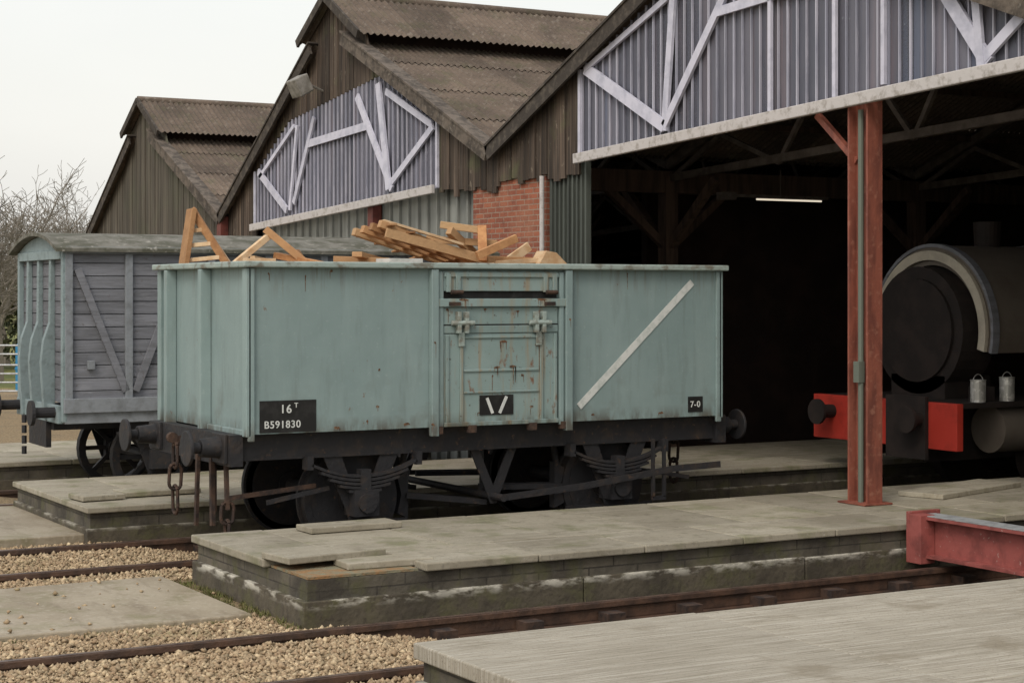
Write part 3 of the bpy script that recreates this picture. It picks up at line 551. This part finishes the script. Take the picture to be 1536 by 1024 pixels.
w2.box(6.2,6.5,15.9,16.0,2.55,2.68); w.beam((6.7,16.4,2.72),(7.0,15.9,2.62),.08,.06)
w.beam((7.2,15.6,2.72),(7.9,16.4,2.66),.1,.05); w.beam((7.15,16,2.66),(7.6,15.7,2.64),.2,.1)
for k in range(4): w.beam((7.58,15.9+.2*k,3.03-.02*k),(8.62,15.8+.22*k,2.66-.0*k),.09,.075)
for k in range(5): w.beam((7.66+.2*k,15.75,3.02-.075*k),(7.76+.2*k,16.75,2.93-.075*k),.075,.02)
w.beam((7.6,15.8,2.94),(8.75,15.7,2.66),.03,.09); w2.beam((7.62,15.9,3.06),(8.4,15.7,2.83),.08,.025)
w.beam((8.35,16.1,3.04),(8.75,15.9,2.98),.08,.07); w.beam((8.72,15.9,3.02),(8.62,15.7,2.66),.09,.06); w.beam((8.3,16.3,2.9),(8.9,15.9,2.85),.1,.07); w.beam((8.4,16,2.98),(8.95,16.2,2.62),.07,.08)
w.beam((8.5,15.6,2.72),(8.95,15.6,2.9),.05,.08)
w2.beam((8.85,15.9,2.65),(9.5,15.7,2.70),.2,.05); w2.prism([(9.2,15.6,2.62),(9.6,15.6,2.6),(9.42,15.6,2.76),(9.3,15.6,2.78)],(0,.2,0)); w.beam((8.9,16.2,2.7),(9.35,15.9,2.68),.1,.07); w2.beam((9.1,16.2,2.62),(9.45,16.2,2.84),.03,.1)
for i in range(60):
    x=random.uniform(6,10.0); y=random.uniform(15,16.8); a=random.uniform(0,3.1); l=random.uniform(.2,.5); zz=2.5 if x<9.3 else 2.4
    (w if i%3 else w2).beam((max(5.9,x-math.cos(a)*l),y,zz+random.uniform(-.12,.12)),(min(x+math.cos(a)*l,10.6),min(16.9,max(14.9,y+math.sin(a)*l)),zz+random.uniform(-.1,.14)),.08,.05)
w.box(5.85,10.7,14.8,16.98,1.3,2.3)
w.build('pallet_boards',m_wood,sc,bevel=.004); w2.build('pale_offcuts',m_wood2,sc,bevel=.004)
w=M(); w.box(7.4,7.75,15.3,15.6,2.6,2.68); w.build('white_board',m_white,sc)
# ------------------------------------------------------------------ grey van
VX,VY=5.58,19.78; vl,vw=5.3,2.1
vn=grp('grey_goods_van',(VX,VY,0)); p=M(); f=M(); en=M(); rf=M(); uf=M()
zb,zt=1.12,2.83; n=12
for i in range(n):
    za=zb+(zt-zb)*i/n+.004; zc=zb+(zt-zb)*(i+1)/n-.006
    p.box(VX+.06,VX+vl-.06,VY+.03,VY+.06,za,zc); p.box(VX+.06,VX+vl-.06,VY+vw-.06,VY+vw-.03,za,zc); p.box(VX+.03,VX+.06,VY+.06,VY+vw-.06,za,zc,.0); p.box(VX+vl-.06,VX+vl-.03,VY+.06,VY+vw-.06,za,zc)
p.box(VX+.065,VX+vl-.065,VY+.065,VY+vw-.065,zb,zt,.0)
for x in (VX,VX+.68,VX+1.65,VX+2.35,VX+3.05,VX+4.0,VX+vl-.08):
    f.box(x,x+.085,VY-.02,VY+.028,zb-.02,zt-.04)
f.box(VX,VX+vl,VY-.03,VY+.028,zt-.1+.06,zt+.04); f.box(VX-.02,VX+vl,VY-.05,VY+.028,zb-.1,zb+.06); 
p.beam((5.72,VY-.0,2.62),(6.27,VY-.0,1.25),.04,.08,r=.45); p.beam((6.92,VY-.0,2.62),(6.38,VY-.0,1.25),.04,.08,r=.4)
p.beam((VX+2.95,VY,2.62),(VX+2.45,VY,1.25),.04,.08); p.beam((VX+3.15,VY,2.6),(VX+3.95,VY,1.25),.04,.08)
f.box(VX,VX+vl,VY-.01,VY+.1,.9,zb-.1); f.box(VX,VX+vl,VY+vw-.1,VY+vw,.9,zb-.1)
f.box(VX+.25,VX+.33,VY-.035,VY+.028,1.5,1.6)
for y in (VY-.01,VY+.55,VY+1.1,VY+1.6,VY+vw-.08):
    prof=[(VX+.03,zb-.2),(VX-.09,zb-.2),(VX-.13,zb+.45),(VX-.1,zb+.7),(VX-.03,zb+.9),(VX-.02,zt),(VX+.03,zt)]
    if y in (VY-.01,VY+vw-.08): prof=[(VX+.03,zb-.2),(VX-.03,zb-.2),(VX-.03,zt),(VX+.03,zt)]
    en.prism([(a,y,z) for a,z in prof],(0,.085,0))
en.box(VX-.06,VX+.0,VY+.08,VY+vw-.08,zb-.22,zb-.02); en.box(VX-.04,VX+.02,VY+.08,VY+vw-.08,zt-.1,zt)
arc=[]; nn=16
for i in range(nn+1):
    t_=-1+2*i/nn; arc.append((VY+vw/2+t_*(vw/2+.08), zt+.02+.20*(1-t_*t_)))
rf.prism([(VX-.12,a,z) for a,z in arc]+[(VX-.12,a,z-.04) for a,z in arc[::-1]],(vl+.24,0,0))
en.prism([(VX-.02,a,min(z-.05,9)) for a,z in arc[1:-1]]+[(VX-.02,VY+vw,zt),(VX-.02,VY,zt)],(.05,0,0))
p.build('side_planks',m_gvan,vn); f.build('frame',m_gvanf,vn,bevel=.006); en.build('end_stanchions',m_gvane,vn,bevel=.006); rf.build('curved_roof',m_vroof,vn)
for x in (VX+1.1,VX+4.2):
    for y,sg in ((20.2,-1),(21.64,1)):
        for k in range(28):
            a=2*math.pi*k/28;b2=2*math.pi*(k+1)/28
            uf.prism([(x+r_*math.cos(q_),y-.06,.468+r_*math.sin(q_)) for r_,q_ in ((.465,a),(.465,b2),(.38,b2),(.38,a))],(0,.12,0))
        for k in range(8):
            a=2*math.pi*k/8; uf.beam((x,y,.468),(x+.39*math.cos(a),y,.468+.39*math.sin(a)),.05,.05,up=(0,1,0))
        uf.cyl((x,y-.09,.468),(x,y+.09,.468),.1,14)
    uf.cyl((x,20.1,.468),(x,21.7,.468),.06,10)
    for y in (19.88,21.75):
        uf.prism([(x-.35,y,.92),(x-.12,y,.3),(x+.12,y,.3),(x+.35,y,.92)],(0,.02,0)); uf.box(x-.12,x+.12,y-.12,y,.36,.58)
        for k in range(4):
            l_=.5-.1*k; uf.beam((x-l_,y-.06,.78-.03*k),(x,y-.06,.68-.03*k),.08,.025); uf.beam((x+l_,y-.06,.78-.03*k),(x,y-.06,.68-.03*k),.08,.025)
for y in (VY+.22,VY+vw-.22): uf.cyl((VX-.05,y,1.02),(VX-.3,y,1.02),.06,12); uf.cyl((VX-.3,y,1.02),(VX-.34,y,1.02),.14,20)
uf.box(VX+.0,VX+vl,VY+.5,VY+.6,.8,1.1); uf.beam((VX+1.2,VY+.0,.7),(VX+3.4,VY-.02,.62),.03,.06); uf.box(VX-.06,VX+.0,VY+.6,VY+1.4,.6,.9)
for i in range(4): uf.cyl((VX-.2,VY+vw/2,.95-.12*i),(VX-.2,VY+vw/2,.86-.12*i),.03,6)
uf.build('underframe',m_under,vn)
vn.rotation_euler=(0,0,math.radians(-1.2))
# ------------------------------------------------------------------ locomotive
lc=grp('saddle_tank_locomotive',(17,15.88,1)); LX=14.0; cy=15.88; cz=1.92
q=M(); q.box(LX-.05,LX+.05,14.66,17.1,.62,1.14); q.build('buffer_beam',m_red,lc,bevel=.01)
q=M(); q.box(LX-.1,LX-.052,15.1,15.75,.5,1.2); q.box(LX+.05,22,14.72,17.05,1.08,1.14)
q.cyl((LX+.5,cy,cz),(LX+1.0,cy,cz),.74,40); q.cyl((LX+.46,cy,cz),(LX+.5,cy,cz),.6,36)
q.beam((LX+.6,14.95,1.14),(LX+.6,14.95,1.3),.3,.1); q.box(LX+.5,LX+1.2,cy-.45,cy+.45,1.14,1.4)
for y in (15.2,16.75): q.cyl((LX-.05,y,.95),(LX-.26,y,.95),.08,16); q.cyl((LX-.26,y,.95),(LX-.30,y,.95),.15,24)
for x in (15.9,17.4,18.9):
    for y in (15.16,16.6): q.cyl((x,y-.07,.5),(x,y+.07,.5),.5,32)
    q.cyl((x,15,.5),(x,16.8,.5),.08,10)
q.box(LX+.1,21.5,15.3,15.36,.45,1.08); q.box(LX+.1,21.5,16.4,16.46,.45,1.08)
q.cyl((15.6,cy,2.85),(15.6,cy,3.2),.15,20,r2=.17); q.build('frames_and_smokebox',m_locob,lc)
q=M(); q.cyl((LX+.75,15.0,.82),(LX+1.6,15.0,.82),.27,24); q.build('cylinder',m_loco,lc,smooth=True)
def ringp(r0,r1,a0,a1,x,dx,m,n=30):
    for i in range(n):
        a=a0+(a1-a0)*i/n;b2=a0+(a1-a0)*(i+1)/n
        m.prism([(x,cy-r*math.cos(t_),cz+r*math.sin(t_)) for r,t_ in ((r0,a),(r1,a),(r1,b2),(r0,b2))],(dx,0,0),.5)
q=M(); ringp(.76,.99,-.25,math.pi+.25,LX+.72,4.2,q); q.build('saddle_tank',m_loco,lc,smooth=True)
q=M(); ringp(.82,.93,-.25,math.pi+.25,LX+.66,.05,q); q.build('tank_bands',m_cream,lc)
q=M(); ringp(.97,1.01,-.25,math.pi+.25,LX+.70,.10,q); ringp(.98,1.005,-.25,math.pi+.25,LX+2.2,.06,q); q.build('tank_edging',m_gvan,lc)
q=M(); q.box(18.95,19.0,14.8,17.0,1.14,2.9); q.box(20.6,20.65,14.8,17.0,1.14,2.9); q.box(19,20.6,14.8,14.85,1.14,1.9); q.box(19,20.6,16.95,17,1.14,1.9); q.box(18.8,20.8,14.7,17.1,2.9,2.96); q.build('cab',m_loco,lc)
for x,h in ((14.42,.24),(14.86,.26)):
    tn=grp('paint_tin',(x,14.82,1.14)); q=M(); q.cyl((x,14.82,1.142),(x,14.82,1.142+h),.085,20); q.cyl((x,14.82,1.142+h),(x,14.82,1.15+h),.09,20)
    for i in range(8):
        a=math.pi*i/8;b2=math.pi*(i+1)/8; q.cyl((x+.085*math.cos(a),14.82,1.14+h*.8+.12*math.sin(a)),(x+.085*math.cos(b2),14.82,1.14+h*.8+.12*math.sin(b2)),.004,5)
    q.build('tin_body',m_tin,tn)
# ------------------------------------------------------------------ gate, barrel
gt=grp('field_gate',(10,42,.5)); q=M()
ga=Vector((6.6,44.0,0)); gb=Vector((11.2,41.3,0))
for z in (.1,.3,.5,.7,.95,1.15): q.cyl(ga+Vector((0,0,z)),gb+Vector((0,0,z)),.022,8)
for t_ in (0,.33,.66,1): 
    pp=ga.lerp(gb,t_); q.cyl(pp+Vector((0,0,-.1)),pp+Vector((0,0,1.2)),.03,8)
q.build('tubes',m_gal,gt)
br_=grp('blue_barrel',(12.6,48.5,.4)); q=M(); q.cyl((12.65,48.5,-.3),(12.65,48.5,.95),.3,20); q.cyl((12.65,48.5,.95),(12.65,48.5,1.0),.26,20); q.cyl((12.65,48.5,.3),(12.65,48.5,.35),.32,20); q.build('barrel_body',m_blue,br_)
# ------------------------------------------------------------------ trees (breadth-first branching)
def tree(x,y,h,seed,cap=5200):
    rs=random.Random(seed); m=M(); cnt=0
    Q=[(Vector((x,y,-.3)),Vector((rs.uniform(-.1,.1),rs.uniform(-.1,.1),1)).normalized(),h*.26,h*.020,0)]
    while Q and cnt<cap:
        p,d,l,r,dep=Q.pop(0); steps=3 if dep<3 else 2
        for i in range(steps):
            d=(d+Vector((rs.uniform(-1,1),rs.uniform(-1,1),rs.uniform(-.4,.5)))*(.14+.03*dep)).normalized(); q=p+d*(l/steps); r2=max(.008,r*.87)
            m.cyl(p,q,r,5 if dep<2 else 3,r2=r2,caps=False); cnt+=1; p=q; r=r2
            if (dep==0 and i==steps-1) or dep>0:
                for k in range(3 if dep==0 else 1):
                    a=Vector((rs.uniform(-1,1),rs.uniform(-1,1),rs.uniform(-.3,.6))).normalized()
                    Q.append((p.copy(),(d*.6+a*.85).normalized(),l*rs.uniform(.6,.85) if dep<2 else l*rs.uniform(.5,.8),max(.009,r*.62),dep+1))
        if dep<6: Q.append((p.copy(),d.copy(),l*.78,r*.85,dep+1))
    m.build('bare_tree',m_bark)
for a in [(13.6,55.3,7.4,1),(18.3,64.5,7.8,2),(21.8,73.8,8.0,3),(11.2,50.8,6.6,4),(15,62,7.8,5),(19.8,70,7.4,8),(16,58,6.4,12),(24,84,8,6),(17,68,7.5,14)]: tree(*a)
def hedge(name,p0,p1,wd,h,n,sz,mt):
    rs=np.random.RandomState(11); t=rs.uniform(0,1,n); d=np.array(p1)-np.array(p0); Ln=np.linalg.norm(d); nn=np.array([-d[1],d[0]])/Ln
    hh=h*(.65+.35*np.sin(t*Ln*.9)*np.sin(t*Ln*.37+1)+.12*np.sin(t*Ln*3.1)); z=hh*np.sqrt(rs.uniform(0,1,n)); o=rs.normal(0,1,n)*wd*.4*(1.1-.6*z/h)
    m=M()
    for i in range(n):
        c=Vector((p0[0]+d[0]*t[i]+nn[0]*o[i],p0[1]+d[1]*t[i]+nn[1]*o[i],z[i]-.3)); a=Vector(rs.normal(0,1,3)).normalized(); b=a.orthogonal().normalized(); c2=a.cross(b)
        s=sz*rs.uniform(.5,1.3); m.add([c-b*s,c+c2*s*.6,c+b*s,c-c2*s*.6],[(0,1,2,3)],rs.uniform())
    m.build(name,mt)
hedge('hedgerow',(2,58),(40,76),2.5,3.4,16000,.14,m_leaf)
hedge('distant_tree_line',(-120,190),(160,170),12,6.5,16000,.6,m_leafd)
